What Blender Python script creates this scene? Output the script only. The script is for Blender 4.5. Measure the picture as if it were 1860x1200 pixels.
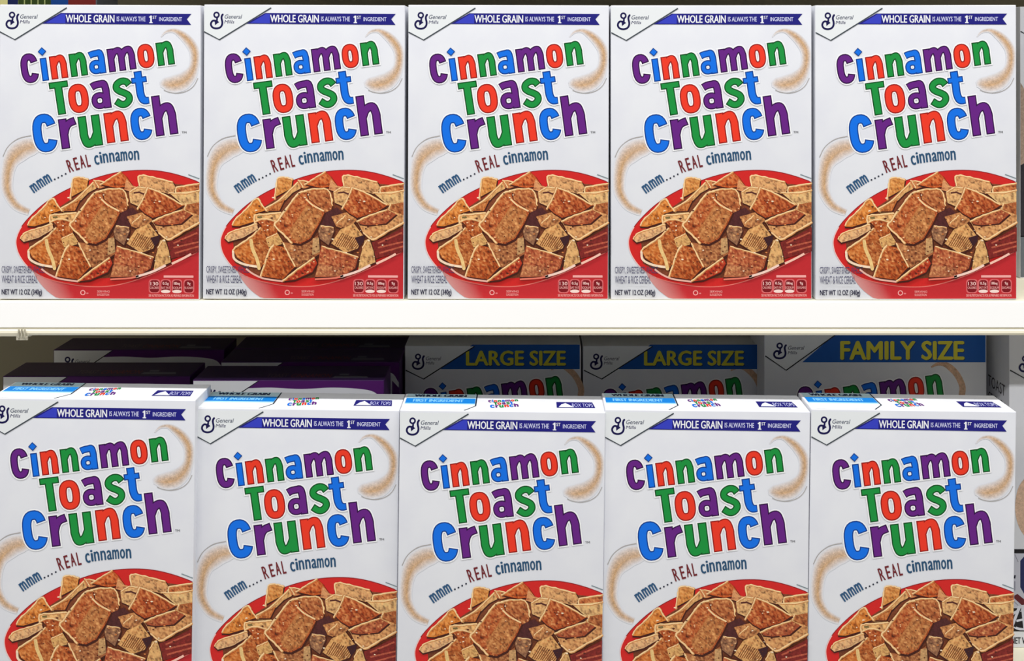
import bpy, bmesh, math, random
from mathutils import Vector, noise as mnoise
from mathutils.geometry import delaunay_2d_cdt

random.seed(7)
for o in list(bpy.data.objects):
    bpy.data.objects.remove(o, do_unlink=True)
SC = bpy.context.scene
COL = SC.collection

# ------------------------------------------------------------------ camera
CX, CY, FPX = 960.0, 110.0, 1907.0      # principal point and focal length (pixels of the 1860 x 1200 frame)
cam_d = bpy.data.cameras.new('camera')
cam = bpy.data.objects.new('camera', cam_d)
COL.objects.link(cam)
cam.location = (0, -1.0, 0)
cam.rotation_euler = (math.radians(90), 0, 0)
cam_d.sensor_width = 36
cam_d.lens = FPX / 1860 * 36
cam_d.shift_x = -(CX - 930) / 1860
cam_d.shift_y = (CY - 600) / 1860
cam_d.clip_start = 0.01
SC.camera = cam

# ------------------------------------------------------------------ light
w = bpy.data.worlds.new('store_air')
SC.world = w
w.use_nodes = True
bg = w.node_tree.nodes['Background']
bg.inputs[0].default_value = (0.93, 0.96, 1.0, 1)
bg.inputs[1].default_value = 0.155


def strip_light(name, height, dist, energy, size_y):
    d = bpy.data.lights.new(name, 'AREA')
    d.shape = 'RECTANGLE'
    d.size, d.size_y = 6.0, size_y
    d.energy = energy
    d.color = (1.0, 0.985, 0.96)
    o = bpy.data.objects.new(name, d)
    COL.objects.link(o)
    o.location = (0, -dist, height)
    o.rotation_euler = (math.atan2(dist, height), 0, 0)
    return o


strip_light('ceiling_tube_near', 2.10, 0.70, 120, 0.05)
strip_light('ceiling_tube_far', 2.10, 2.85, 99, 0.10)

SC.view_settings.view_transform = 'Standard'
SC.view_settings.look = 'None'
SC.view_settings.gamma = 1
SC.view_settings.use_curve_mapping = False
SC.view_settings.exposure = 0.0


# ------------------------------------------------------------------ helpers
def lin(v):
    v /= 255.0
    return v / 12.92 if v <= 0.04045 else ((v + 0.055) / 1.055) ** 2.4


def C(r, g, b, speck=0.0):
    return (lin(r), lin(g), lin(b), speck)


def px(x, y, Y):
    """world X, Z of a photo pixel on the upright plane at depth Y"""
    s = (1.0 + Y) / FPX
    return ((x - CX) * s, -(y - CY) * s)


def principled(name, rough=0.5, spec=0.3):
    m = bpy.data.materials.new(name)
    m.use_nodes = True
    b = m.node_tree.nodes['Principled BSDF']
    b.inputs['Roughness'].default_value = rough
    b.inputs['Specular IOR Level'].default_value = spec
    return m, m.node_tree, b


def noise_mat(name, c1, c2, scale, rough=0.5, spec=0.3, bump=0.0, detail=4):
    m, nt, b = principled(name, rough, spec)
    tc = nt.nodes.new('ShaderNodeTexCoord')
    n = nt.nodes.new('ShaderNodeTexNoise')
    n.inputs['Scale'].default_value = scale
    n.inputs['Detail'].default_value = detail
    r = nt.nodes.new('ShaderNodeValToRGB')
    r.color_ramp.elements[0].position, r.color_ramp.elements[1].position = 0.35, 0.65
    r.color_ramp.elements[0].color = c1[:3] + (1,)
    r.color_ramp.elements[1].color = c2[:3] + (1,)
    nt.links.new(tc.outputs['Object'], n.inputs['Vector'])
    nt.links.new(n.outputs['Fac'], r.inputs['Fac'])
    nt.links.new(r.outputs['Color'], b.inputs['Base Color'])
    if bump:
        bp = nt.nodes.new('ShaderNodeBump')
        bp.inputs['Strength'].default_value = bump
        bp.inputs['Distance'].default_value = 0.001
        nt.links.new(n.outputs['Fac'], bp.inputs['Height'])
        nt.links.new(bp.outputs['Normal'], b.inputs['Normal'])
    return m


def ink_mat():
    """printing ink: colour from the print, alpha channel = how strongly it is speckled"""
    m, nt, b = principled('printing_ink', 0.5, 0.25)
    L = nt.links.new
    at = nt.nodes.new('ShaderNodeVertexColor')
    at.layer_name = 'ink'
    tc = nt.nodes.new('ShaderNodeTexCoord')
    tot = None
    for sc, amp, det in ((330, 3.0, 2.0), (900, 2.4, 1.0)):
        n = nt.nodes.new('ShaderNodeTexNoise')
        n.inputs['Scale'].default_value = sc
        n.inputs['Detail'].default_value = det
        L(tc.outputs['Object'], n.inputs['Vector'])
        s = nt.nodes.new('ShaderNodeMath'); s.operation = 'SUBTRACT'
        L(n.outputs['Fac'], s.inputs[0]); s.inputs[1].default_value = 0.5
        k = nt.nodes.new('ShaderNodeMath'); k.operation = 'MULTIPLY'
        L(s.outputs[0], k.inputs[0]); k.inputs[1].default_value = amp
        if tot is None:
            tot = k
        else:
            a = nt.nodes.new('ShaderNodeMath'); a.operation = 'ADD'
            L(tot.outputs[0], a.inputs[0]); L(k.outputs[0], a.inputs[1])
            tot = a
    k = nt.nodes.new('ShaderNodeMath'); k.operation = 'MULTIPLY'
    L(tot.outputs[0], k.inputs[0]); L(at.outputs['Alpha'], k.inputs[1])
    a = nt.nodes.new('ShaderNodeMath'); a.operation = 'ADD'; a.use_clamp = False
    L(k.outputs[0], a.inputs[0]); a.inputs[1].default_value = 1.0
    mx = nt.nodes.new('ShaderNodeMath'); mx.operation = 'MAXIMUM'
    L(a.outputs[0], mx.inputs[0]); mx.inputs[1].default_value = 0.12
    v = nt.nodes.new('ShaderNodeVectorMath'); v.operation = 'SCALE'
    L(at.outputs['Color'], v.inputs[0]); L(mx.outputs[0], v.inputs['Scale'])
    mn = nt.nodes.new('ShaderNodeVectorMath'); mn.operation = 'MINIMUM'
    L(v.outputs[0], mn.inputs[0]); mn.inputs[1].default_value = (0.9, 0.9, 0.9)
    L(mn.outputs[0], b.inputs['Base Color'])
    return m


INK = ink_mat()
PAPER_C = C(220, 222, 229)
PAPER = noise_mat('carton_board', C(218, 220, 228), C(223, 225, 231), 30, 0.45, 0.3)
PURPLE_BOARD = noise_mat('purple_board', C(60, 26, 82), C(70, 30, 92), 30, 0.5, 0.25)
GREY_BOARD = noise_mat('grey_board', C(90, 92, 98), C(104, 106, 112), 20, 0.5, 0.25)
CREAM = noise_mat('cream_enamel', C(226, 220, 198), C(232, 226, 205), 6, 0.4, 0.3)
RAIL_WHITE = noise_mat('white_rail', C(254, 254, 254), C(255, 255, 255), 5, 0.4, 0.3)
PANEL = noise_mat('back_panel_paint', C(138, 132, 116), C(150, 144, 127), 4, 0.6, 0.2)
STEEL = noise_mat('bracket_steel', C(150, 146, 130), C(196, 190, 172), 300, 0.4, 0.4)


def link(name, me, mat, parent=None):
    o = bpy.data.objects.new(name, me)
    me.materials.append(mat) if not me.materials else None
    COL.objects.link(o)
    o.parent = parent
    return o


def tag(o, label, cat, group=None, kind=None):
    o['label'] = label
    o['category'] = cat
    if group:
        o['group'] = group
    if kind:
        o['kind'] = kind
    return o


def empty(name, loc):
    o = bpy.data.objects.new(name, None)
    o.empty_display_size = 0.02
    COL.objects.link(o)
    o.location = loc
    return o


def carton_mesh(W, H, D, bev=0.0009, name='carton'):
    """closed carton standing on z=0, centred on x and y, folded edges rounded, glued top flap edge as a step"""
    bm = bmesh.new()
    bmesh.ops.create_cube(bm, size=1)
    for v in bm.verts:
        v.co = Vector((v.co.x * W, v.co.y * D, (v.co.z + 0.5) * H))
    bmesh.ops.bevel(bm, geom=list(bm.edges), offset=bev, segments=3, profile=0.6, affect='EDGES')
    for f in bm.faces:
        f.smooth = True
    me = bpy.data.meshes.new(name)
    bm.to_mesh(me)
    bm.free()
    return me


def prism(profile, x0, x1, name='bar'):
    """profile of (y, z) points extruded along x"""
    n = len(profile)
    vs = [(x0, y, z) for y, z in profile] + [(x1, y, z) for y, z in profile]
    fs = [(i, (i + 1) % n, n + (i + 1) % n, n + i) for i in range(n)]
    fs += [tuple(range(n - 1, -1, -1)), tuple(range(n, 2 * n))]
    me = bpy.data.meshes.new(name)
    me.from_pydata(vs, [], fs)
    bm = bmesh.new(); bm.from_mesh(me)
    bmesh.ops.recalc_face_normals(bm, faces=bm.faces)
    bm.to_mesh(me); bm.free()
    return me


def box_mesh(x0, x1, y0, y1, z0, z1, name='slab'):
    return prism([(y0, z0), (y1, z0), (y1, z1), (y0, z1)], x0, x1, name)


# ------------------------------------------------------------------ flat print builder
_text_cache = {}


def text_geo(s, bold):
    key = (s, bold)
    if key in _text_cache:
        return _text_cache[key]
    cu = bpy.data.curves.new('lettering', 'FONT')
    cu.body = s
    cu.size = 1.0
    cu.dimensions = '2D'
    cu.fill_mode = 'FRONT'
    cu.resolution_u = 3
    o = bpy.data.objects.new('lettering', cu)
    COL.objects.link(o)
    dg = bpy.context.evaluated_depsgraph_get()
    dg.update()
    ev = o.evaluated_get(dg)
    me = ev.to_mesh()
    vs = [(v.co.x, v.co.y) for v in me.vertices]
    fs = [tuple(p.vertices) for p in me.polygons]
    ev.to_mesh_clear()
    bpy.data.objects.remove(o, do_unlink=True)
    bpy.data.curves.remove(cu)
    xs = [v[0] for v in vs]; ys = [v[1] for v in vs]
    x0, x1, y0, y1 = min(xs), max(xs), min(ys), max(ys)
    vs = [((x - x0) / (x1 - x0) - 0.5, (y - y0) / (y1 - y0) - 0.5) for x, y in vs]
    _text_cache[key] = (vs, fs)
    return _text_cache[key]


def smooth(pts, n=6, closed=False):
    if len(pts) < 3:
        return list(pts)
    P = list(pts)
    m = len(P)
    out = []
    rng = m if closed else m - 1
    for i in range(rng):
        if closed:
            p0, p1, p2, p3 = P[(i - 1) % m], P[i], P[(i + 1) % m], P[(i + 2) % m]
        else:
            p0 = P[i - 1] if i else tuple(2 * a - b for a, b in zip(P[0], P[1]))
            p1, p2 = P[i], P[i + 1]
            p3 = P[i + 2] if i + 2 < m else tuple(2 * a - b for a, b in zip(P[-1], P[-2]))
        for k in range(n):
            t = k / n
            out.append(tuple(0.5 * (2 * b + (c - a) * t + (2 * a - 5 * b + 4 * c - d) * t * t + (3 * b - a - 3 * c + d) * t ** 3)
                             for a, b, c, d in zip(p0, p1, p2, p3)))
    if not closed:
        out.append(tuple(P[-1]))
    return out


class Ink:
    """collects flat inked polygons; T maps print coordinates (x, y, lift) to local 3-D"""

    def __init__(self, T):
        self.T, self.v, self.f, self.c = T, [], [], []

    def face(self, pts, col, lift):
        i = len(self.v)
        self.v += [self.T(p[0], p[1], lift) for p in pts]
        self.f.append(tuple(range(i, i + len(pts))))
        self.c.append(col if isinstance(col, list) else [col] * len(pts))

    def union(self, polys, col, lift):
        """merge overlapping convex pieces into one sheet so that no two faces coincide"""
        vs, fs = [], []
        for poly in polys:
            for k in range(1, len(poly) - 1):
                a, b, c = poly[0], poly[k], poly[k + 1]
                ar = (b[0] - a[0]) * (c[1] - a[1]) - (b[1] - a[1]) * (c[0] - a[0])
                if abs(ar) < 1e-4:
                    continue
                if ar < 0:
                    b, c = c, b
                i = len(vs)
                vs += [Vector((p[0], p[1])) for p in (a, b, c)]
                fs.append([i, i + 1, i + 2])
        if not fs:
            return
        ov, oe, of, _, _, orig = delaunay_2d_cdt(vs, [], fs, 0, 1e-4)
        i = len(self.v)
        self.v += [self.T(p[0], p[1], lift) for p in ov]
        for f, og in zip(of, orig):
            if og:
                self.f.append(tuple(i + k for k in f))
                self.c.append([col] * len(f))

    def stroke(self, pts, width, col, lift, closed=False, round_caps=False):
        self.union(self.stroke_polys(pts, width, closed, round_caps), col, lift)

    def stroke_polys(self, pts, width, closed=False, round_caps=False):
        out = []
        P = list(pts)
        n = len(P)
        W = width if isinstance(width, (list, tuple)) else [width] * n
        Ls, Rs = [], []
        for i in range(n):
            if closed:
                a, b = P[i - 1], P[(i + 1) % n]
            else:
                a, b = P[max(i - 1, 0)], P[min(i + 1, n - 1)]
            dx, dy = b[0] - a[0], b[1] - a[1]
            L = math.hypot(dx, dy) or 1
            h = W[i] / 2
            nx, ny = -dy / L * h, dx / L * h
            Ls.append((P[i][0] + nx, P[i][1] + ny))
            Rs.append((P[i][0] - nx, P[i][1] - ny))
        rng = n if closed else n - 1
        for i in range(rng):
            j = (i + 1) % n
            out.append([Ls[i], Ls[j], Rs[j], Rs[i]])
        if round_caps and not closed:
            for p, wd in ((P[0], W[0]), (P[-1], W[-1])):
                out.append([(p[0] + wd / 2 * math.cos(math.pi * k / 5), p[1] + wd / 2 * math.sin(math.pi * k / 5)) for k in range(10)])
        return out

    def disc(self, c, rx, ry, col, lift, n=14):
        self.face([(c[0] + rx * math.cos(2 * math.pi * k / n), c[1] + ry * math.sin(2 * math.pi * k / n)) for k in range(n)], col, lift)

    def text(self, s, x0, x1, y0, y1, col, lift, bold=0.0, rot=0.0, shear=0.0):
        vs, fs = text_geo(s, bold)
        w, h = x1 - x0, y1 - y0
        cx, cy = (x0 + x1) / 2, (y0 + y1) / 2
        a = math.radians(rot)
        ca, sa = math.cos(a), math.sin(a)
        P = []
        for u, v in vs:
            X, Y = u * w + shear * v * h, v * h
            P.append((cx + X * ca - Y * sa, cy - (X * sa + Y * ca)))
        if max(abs(w), abs(h)) > 3:
            # heavier weight: the same glyphs printed again with a small offset, merged
            d = bold * h * 1.1
            sh = [(0, 0)] + ([(d, 0), (-d, 0), (0, d * .6), (0, -d * .6)] if bold >= .008 else [])
            self.union([[(P[k][0] + a, P[k][1] + b) for k in f] for f in fs for a, b in sh], col, lift)
            return
        i = len(self.v)
        self.v += [self.T(p[0], p[1], lift) for p in P]
        for f in fs:
            self.f.append(tuple(i + k for k in f))
            self.c.append([col] * len(f))

    def build(self, name, parent=None):
        me = bpy.data.meshes.new(name)
        me.from_pydata(self.v, [], self.f)
        at = me.color_attributes.new('ink', 'FLOAT_COLOR', 'CORNER')
        flat = []
        for cs in self.c:
            for q in cs:
                flat += q
        at.data.foreach_set('color', flat)
        me.materials.append(INK)
        return link(name, me, INK, parent)


EPS = 0.00003

# ------------------------------------------------------------------ title lettering
PUR, PUR_D = C(100, 30, 128), C(46, 4, 66)
BLU, BLU_D = C(8, 110, 226), C(4, 62, 142)
RED, RED_D = C(232, 56, 34), C(150, 22, 14)
GRN, GRN_D = C(20, 142, 60), C(2, 76, 28)
HALO = C(240, 241, 245)


def superell(cx, cy, rx, ry, p, t0, t1, n):
    out = []
    for k in range(n + 1):
        t = math.radians(t0 + (t1 - t0) * k / n)
        c_, s_ = math.cos(t), math.sin(t)
        out.append((cx + rx * math.copysign(abs(c_) ** (2 / p), c_), cy + ry * math.copysign(abs(s_) ** (2 / p), s_)))
    return out


def place(pts, org, ang):
    a = math.radians(ang)
    ca, sa = math.cos(a), math.sin(a)
    return [(org[0] + x * ca - y * sa, org[1] - (x * sa + y * ca)) for x, y in pts]


def by_centre(c, w, h, ang):
    return place([(-w / 2, -h / 2)], c, ang)[0]


def g_n(w, h, s, stem=None):
    st = stem or h
    arch = [(s * 0.55, h * 0.60), (s * 0.95, h * 0.80), (w * 0.56, h - s * 0.42), (w - s * 0.72, h * 0.86), (w - s * 0.5, h * 0.64), (w - s * 0.5, h * 0.5)]
    return [([(s / 2, 0), (s / 2, st)], s, False, (1, 1)),
            (smooth(arch, 5) + [(w - s * 0.5, 0)], s, False, (0, 1))]


def g_m(w, h, s):
    half = (w + s) / 2
    res = [([(s / 2, 0), (s / 2, h)], s, False, (1, 1))]
    for o in (0, half - s):
        arch = [(o + s * 0.55, h * 0.60), (o + s * 0.95, h * 0.80), (o + half * 0.56, h - s * 0.42), (o + half - s * 0.72, h * 0.86),
                (o + half - s * 0.5, h * 0.64), (o + half - s * 0.5, h * 0.5)]
        res.append((smooth(arch, 5) + [(o + half - s * 0.5, 0)], s, False, (0, 1)))
    return res


def g_u(w, h, s):
    arch = [(s * 0.5, h), (s * 0.5, h * 0.5), (s * 0.5, h * 0.36), (s * 0.72, h * 0.14), (w * 0.44, s * 0.42), (w - s * 0.95, h * 0.20), (w - s * 0.55, h * 0.40)]
    return [([(w - s / 2, 0), (w - s / 2, h)], s, False, (1, 1)),
            ([arch[0]] + smooth(arch[1:], 5), s, False, (1, 0))]


def g_o(w, h, s):
    return [(superell(w / 2, h / 2, (w - s) / 2, (h - s) / 2, 2.6, 0, 348, 29), s, True, (0, 0))]


def g_c(w, h, s):
    return [(superell(w / 2, h / 2, (w - s) / 2, (h - s) / 2, 2.6, 22, 336, 26), s, False, (1, 1))]


def g_a(w, h, s):
    hook = [(w * 0.10, h * 0.80), (w * 0.30, h - s * 0.54), (w * 0.56, h - s * 0.48), (w - s * 0.66, h * 0.86), (w - s * 0.5, h * 0.66), (w - s * 0.5, h * 0.5)]
    b = s * 0.82
    return [(smooth(hook, 5) + [(w - s * 0.5, 0)], s, False, (1, 1)),
            (superell(w * 0.44, h * 0.30, (w * 0.86 - b) / 2, (h * 0.60 - b) / 2, 2.3, 0, 345, 23), b, True, (0, 0))]


def g_s(w, h, s):
    p = [(0.90, 0.73), (0.76, 0.855), (0.50, 0.885), (0.25, 0.80), (0.20, 0.67), (0.36, 0.565), (0.58, 0.49), (0.79, 0.385), (0.80, 0.24),
         (0.60, 0.125), (0.36, 0.125), (0.08, 0.26)]
    return [(smooth([(x * w, y * h) for x, y in p], 4), s, False, (1, 1))]


def title_strokes():
    R = []   # (list of strokes in print pixels, face colour, edge colour)

    def add(strokes, org, ang, col, edge):
        R.append(([(place(p, org, ang), s, cl, tr) for p, s, cl, tr in strokes], col, edge))

    a1 = 7.6
    s1 = 12.7
    add(g_c(33, 54.5, s1 + 0.8), by_centre((795.6, 125.5), 33, 54.5, a1), a1, PUR, PUR_D)
    add([([(6.2, 0), (6.2, 42)], 12.4, False, (1, 1))], by_centre((822.4, 127.5), 12.4, 42, a1), a1, BLU, BLU_D)
    R.append(([([(818, 87.3), (818, 102.9)], 'diamond', False, (0, 0))], BLU, BLU_D))
    add(g_n(31, 42.5, s1), (835.8, 146.4), a1, RED, RED_D)
    add(g_n(31.3, 42.5, s1), (871.4, 141.7), a1, GRN, GRN_D)
    add(g_a(31, 44, s1), (905.2, 137.6), a1, BLU, BLU_D)
    add(g_m(50.5, 43, s1), (940.6, 132.8), a1, PUR, PUR_D)
    add(g_o(31, 44.5, s1), by_centre((1007.1, 102.4), 31, 44.5, a1), a1, RED, RED_D)
    add(g_n(31.2, 42.8, s1), (1029.6, 121.1), a1, GRN, GRN_D)
    a2 = 7.8
    R.append(([([(830.4, 157.8), (865.2, 153.0)], 12.2, False, (1, 1)), ([(846.9, 156), (854.9, 209.4)], 15, False, (0, 1))], GRN, GRN_D))
    add(g_o(37.5, 53.5, 14.2), by_centre((884.6, 179.9), 37.5, 53.5, a2), a2, RED, RED_D)
    add(g_a(36, 52, 14.0), (910.0, 201.3), a2, PUR, PUR_D)
    add(g_s(34, 54.5, 13.4), by_centre((965, 169.4), 34, 54.5, a2), a2, GRN, GRN_D)
    R.append(([(smooth([(991.8, 130), (995.4, 155), (997.6, 171), (1001.5, 180.5), (1007, 183.2), (1013.6, 182.6)], 5), [15] * 20 + [14.4, 14, 13.6, 13.2, 13, 12.8], False, (1, 1)),
               ([(980.6, 148.0), (1008.8, 144.0)], 11.2, False, (1, 1))], BLU, BLU_D))
    a3 = 7.8
    add(g_c(45, 70.5, 17.2), by_centre((823.3, 242.9), 45, 70.5, a3), a3, BLU, BLU_D)
    add([([(8, 0), (8, 55)], 16, False, (1, 1)),
         (smooth([(9, 28), (13.5, 39), (20, 45.5), (31.5, 48.8)], 5), 15, False, (0, 1))], (854.0, 272.7), a3, PUR, PUR_D)
    add(g_u(40.5, 57, 16), (889.9, 270.0), a3, GRN, GRN_D)
    add(g_n(40.5, 55.5, 15.6), (936.9, 261.7), a3, RED, RED_D)
    add(g_c(39.5, 59, 16), by_centre((999.3, 225.7), 39.5, 59, a3), a3, BLU, BLU_D)
    add(g_n(41.5, 58, 16, stem=74), (1026.4, 248.8), a3, PUR, PUR_D)
    return R


TITLE = title_strokes()


def draw_title(ink, lift=6 * EPS, halo=True, each=None):
    def trim(p, tr, e):
        p = list(p)
        if tr[0]:
            d = math.hypot(p[1][0] - p[0][0], p[1][1] - p[0][1]) or 1
            p[0] = (p[0][0] + (p[1][0] - p[0][0]) / d * min(e, d * 0.9), p[0][1] + (p[1][1] - p[0][1]) / d * min(e, d * 0.9))
        if tr[1]:
            d = math.hypot(p[-2][0] - p[-1][0], p[-2][1] - p[-1][1]) or 1
            p[-1] = (p[-1][0] + (p[-2][0] - p[-1][0]) / d * min(e, d * 0.9), p[-1][1] + (p[-2][1] - p[-1][1]) / d * min(e, d * 0.9))
        return p
    e = 2.1
    SP = ink.stroke_polys
    halos = []
    for strokes, col, edge in TITLE:
        lay = ([], [], [])
        for p, s, cl, tr in strokes:
            if s == 'diamond':
                continue
            add = lambda d: [v + d for v in s] if isinstance(s, list) else s + d
            q = trim(p, (1, 1), -2.0) if not cl else p
            if halo:
                lay[0].extend(SP(q, add(4.4), cl))
            lay[1].extend(SP(p, add(0), cl))
            lay[2].extend(SP(trim(p, tr, e), add(-2 * e), cl))
        halos += lay[0]
        tgt = Ink(ink.T) if each is not None else ink
        if lay[1]:
            tgt.union(lay[1], edge, lift + EPS)
            tgt.union(lay[2], col, lift + 2 * EPS)
        else:
            cx, cy, r = 818, 95.1, 7.9
            for rr, cc, k in ((r, edge, 1), (r - 2.2, col, 2)):
                tgt.face([(cx - rr, cy + .6), (cx - .6, cy - rr), (cx + rr, cy - .6), (cx + .6, cy + rr)], cc, lift + k * EPS)
        if each is not None:
            each.append(tgt)
    ink.union(halos, HALO, lift)


def draw_brand(ink, T2, lift=3 * EPS):
    """script capital emblem and the two small words; T2 maps emblem units (0..1 across) to print coords"""
    navy = C(14, 10, 72)
    k = lambda x, y: T2((x - 280) / 420, (y - 180) / 560)
    sc = math.hypot(k(700, 180)[0] - k(280, 180)[0], 0) / 420
    loop = [k(487 + 76 * math.cos(t * math.pi / 8), 290 + 78 * math.sin(t * math.pi / 8)) for t in range(16)]
    pl = ink.stroke_polys(loop, 52 * sc, True)
    bowl = smooth([(470, 478), (380, 470), (322, 530), (315, 610), (370, 685), (480, 712), (590, 685), (655, 610), (668, 510), (645, 400), (650, 330), (682, 275)], 4)
    pl += ink.stroke_polys([k(*p) for p in bowl], 60 * sc, False, True)
    pl += ink.stroke_polys([k(*p) for p in smooth([(545, 335), (505, 390), (500, 460), (470, 540)], 4)], 54 * sc)
    pl += [[k(430, 480), k(480, 430), k(570, 520), k(520, 548), k(440, 615)]]
    ink.union(pl, navy, lift)


# ------------------------------------------------------------------ the 12-ounce carton and its print
BW, BH, BD = 0.1914, 0.2805, 0.048


def T12(x, y, lift):
    """print pixel of the middle box of the upper row -> local point on the carton front"""
    t = (y - 10) / 535.0
    xl, xr = 741.0 - 4 * t, 1106.0 + 1 * t
    return ((x - xl) / (xr - xl) * BW - BW / 2, -BD / 2 - 0.00015 - lift, (545 - y) / 535.0 * BH)


def clip_x(x):
    return max(740.5, min(1105.8, x))


def make_box12():
    root = empty('cereal_box', (0, 0, 0))
    me = carton_mesh(BW, BH, BD)
    link('carton', me, PAPER, root)

    # swirl of cinnamon sugar
    ink = Ink(T12)
    TAN, TAN2, GREYL = C(196, 158, 118, .22), C(222, 204, 186, .16), C(168, 164, 162, .1)
    P0 = (PAPER_C[0], PAPER_C[1], PAPER_C[2], 0.0)

    def swirl(pts, lift):
        """pts (x, y, width, strength) -> soft banded ribbon"""
        S = smooth(pts, 6)
        n = len(S)
        prof = ((-0.5, 0.0), (-0.3, .55), (-0.08, 1.0), (0.12, .85), (0.32, .45), (0.5, 0.0))
        rows = []
        for i, (x, y, wd, st) in enumerate(S):
            a, b = S[max(i - 1, 0)], S[min(i + 1, n - 1)]
            dx, dy = b[0] - a[0], b[1] - a[1]
            L = math.hypot(dx, dy) or 1
            row = []
            for o, k in prof:
                q = k * st
                col = tuple(P0[j] * (1 - q) + TAN[j] * q for j in range(3)) + (0.30 * min(1, q * 1.3),)
                row.append(((clip_x(x - dy / L * wd * o), y + dx / L * wd * o), col))
            rows.append(row)
        for i in range(n - 1):
            for j in range(len(prof) - 1):
                q = [rows[i][j], rows[i + 1][j], rows[i + 1][j + 1], rows[i][j + 1]]
                ink.face([z[0] for z in q], [z[1] for z in q], lift)
    K2 = lambda x, y, wd, st: (920 + x / 8.574, 50 + y / 8.574, wd / 8.574, st)
    swirl([K2(980, 150, 16, .15), K2(1060, 72, 45, .5), K2(1180, 52, 75, .75), K2(1300, 112, 130, .95), K2(1410, 212, 160, 1), K2(1490, 335, 165, 1),
           K2(1512, 470, 155, 1), K2(1492, 625, 165, .95), K2(1420, 755, 235, .95), K2(1300, 850, 285, .95), K2(1160, 885, 270, .95), K2(1050, 880, 200, .7), K2(970, 890, 80, .1)], 1 * EPS)
    ink.stroke([(clip_x(920 + x / 8.574), 50 + y / 8.574) for x, y in smooth([(1560, 790), (1500, 905), (1400, 985), (1260, 1025), (1120, 1012), (1030, 980)], 4)],
               1.3, GREYL, 2 * EPS)
    ink.build('swirl_print', root)
    ink = Ink(T12)
    K3 = lambda x, y, wd, st: (735 + x / 7.5, 240 + y / 7.5, wd / 7.5, st)
    swirl([K3(560, 190, 190, .7), K3(480, 205, 250, .9), K3(380, 232, 280, .9), K3(275, 300, 285, .95), K3(195, 400, 230, 1), K3(155, 520, 190, 1), K3(138, 650, 175, 1),
           K3(140, 780, 165, 1), K3(178, 890, 150, 1), K3(255, 1000, 135, .95), K3(350, 1060, 120, .9), K3(440, 1095, 100, .8)], 1 * EPS)
    ink.stroke([(735 + x / 7.5, 240 + y / 7.5) for x, y in smooth([(85, 345), (140, 232), (220, 150), (320, 92), (470, 58)], 4)], 1.6, GREYL, 2 * EPS)
    ink.build('swirl_print', root)

    # corner badge
    ink = Ink(T12)
    ink.face([(741, 14), (863, 14), (768.7, 73), (741, 59)], C(226, 230, 233), 1 * EPS)
    ink.stroke([(741.2, 59.5), (768.7, 73.8), (863, 15.5)], 2.2, C(62, 70, 78), 4 * EPS)
    draw_brand(ink, lambda u, v: (751.6 + u * 24.4, 22.4 + v * 32.6))
    ink.text('General', 778.5, 809.5, 28, 35.5, C(72, 80, 100), 3 * EPS, 0.01, 0, .25)
    ink.text('Mills', 778.5, 796, 38.3, 44.2, C(60, 60, 96), 3 * EPS, 0.01, 0, .25)
    ink.build('brand_badge', root)

    # ribbon banner
    ink = Ink(T12)
    A = lambda x, y: (735 + x / 4, y / 4)
    ink.face([A(330, 178), A(468, 100), A(1418, 102), A(1385, 141), A(1416, 182)], C(28, 26, 122), 2 * EPS)
    ink.face([A(362, 172), A(474, 106), A(502, 106), A(502, 174)], C(52, 62, 188), 3 * EPS)
    wt = C(236, 238, 250)
    ink.text('WHOLE GRAIN', 861.5, 949.5, 28.2, 41.8, wt, 4 * EPS, 0.022)
    ink.text('IS ALWAYS THE', 954, 1006, 31, 39.5, C(205, 208, 240), 4 * EPS, 0.015)
    ink.union(ink.stroke_polys([(1016.2, 29), (1016.2, 42.4)], 2.9) + ink.stroke_polys([(1012.9, 32.2), (1016.6, 29.9)], 2.0) + ink.stroke_polys([(1013, 41.8), (1019.2, 41.8)], 1.6), wt, 4 * EPS)
    ink.text('ST', 1019.4, 1026.4, 29.4, 35, wt, 4 * EPS, 0.015)
    ink.text('INGREDIENT', 1031, 1072.5, 31.6, 39, C(205, 208, 240), 4 * EPS, 0.015)
    ink.build('ribbon_banner', root)

    # title
    ink = Ink(T12)
    letters = []
    draw_title(ink, each=letters)
    ti = ink.build('title_lettering', root)
    for k in letters:
        k.build('letter', ti)
    ink = Ink(T12)
    ink.text('TM', 1073, 1081.5, 239, 242.6, C(40, 40, 44), 3 * EPS, 0.01)
    ink.build('trade_mark', ti)

    # slogan
    ink = Ink(T12)
    MB, RB, CB = C(46, 84, 122), C(112, 36, 42), C(40, 78, 112)
    for (x, y, r) in ((803.5, 342.5, 35), (815.5, 334, 32), (827.6, 326.4, 30)):
        ink.text('m', x - 5.6, x + 5.6, y - 7.6, y + 7.6, MB, 3 * EPS, 0.05, r)
    for x, y in ((841, 327), (847.5, 324), (854, 320.5), (861, 317)):
        ink.disc((x, y), 1.7, 1.7, C(46, 50, 66), 3 * EPS, 8)
    for ch, x, y, wd, r in (('R', 868.8, 302.4, 9.5, 19), ('E', 880.6, 298.6, 8, 16), ('A', 891.2, 294.8, 9.5, 14), ('L', 901.8, 292.8, 6.8, 12)):
        ink.text(ch, x - wd * .42, x + wd * .42, y - 11.4, y + 11.4, RB, 3 * EPS, 0.018, r)
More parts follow.
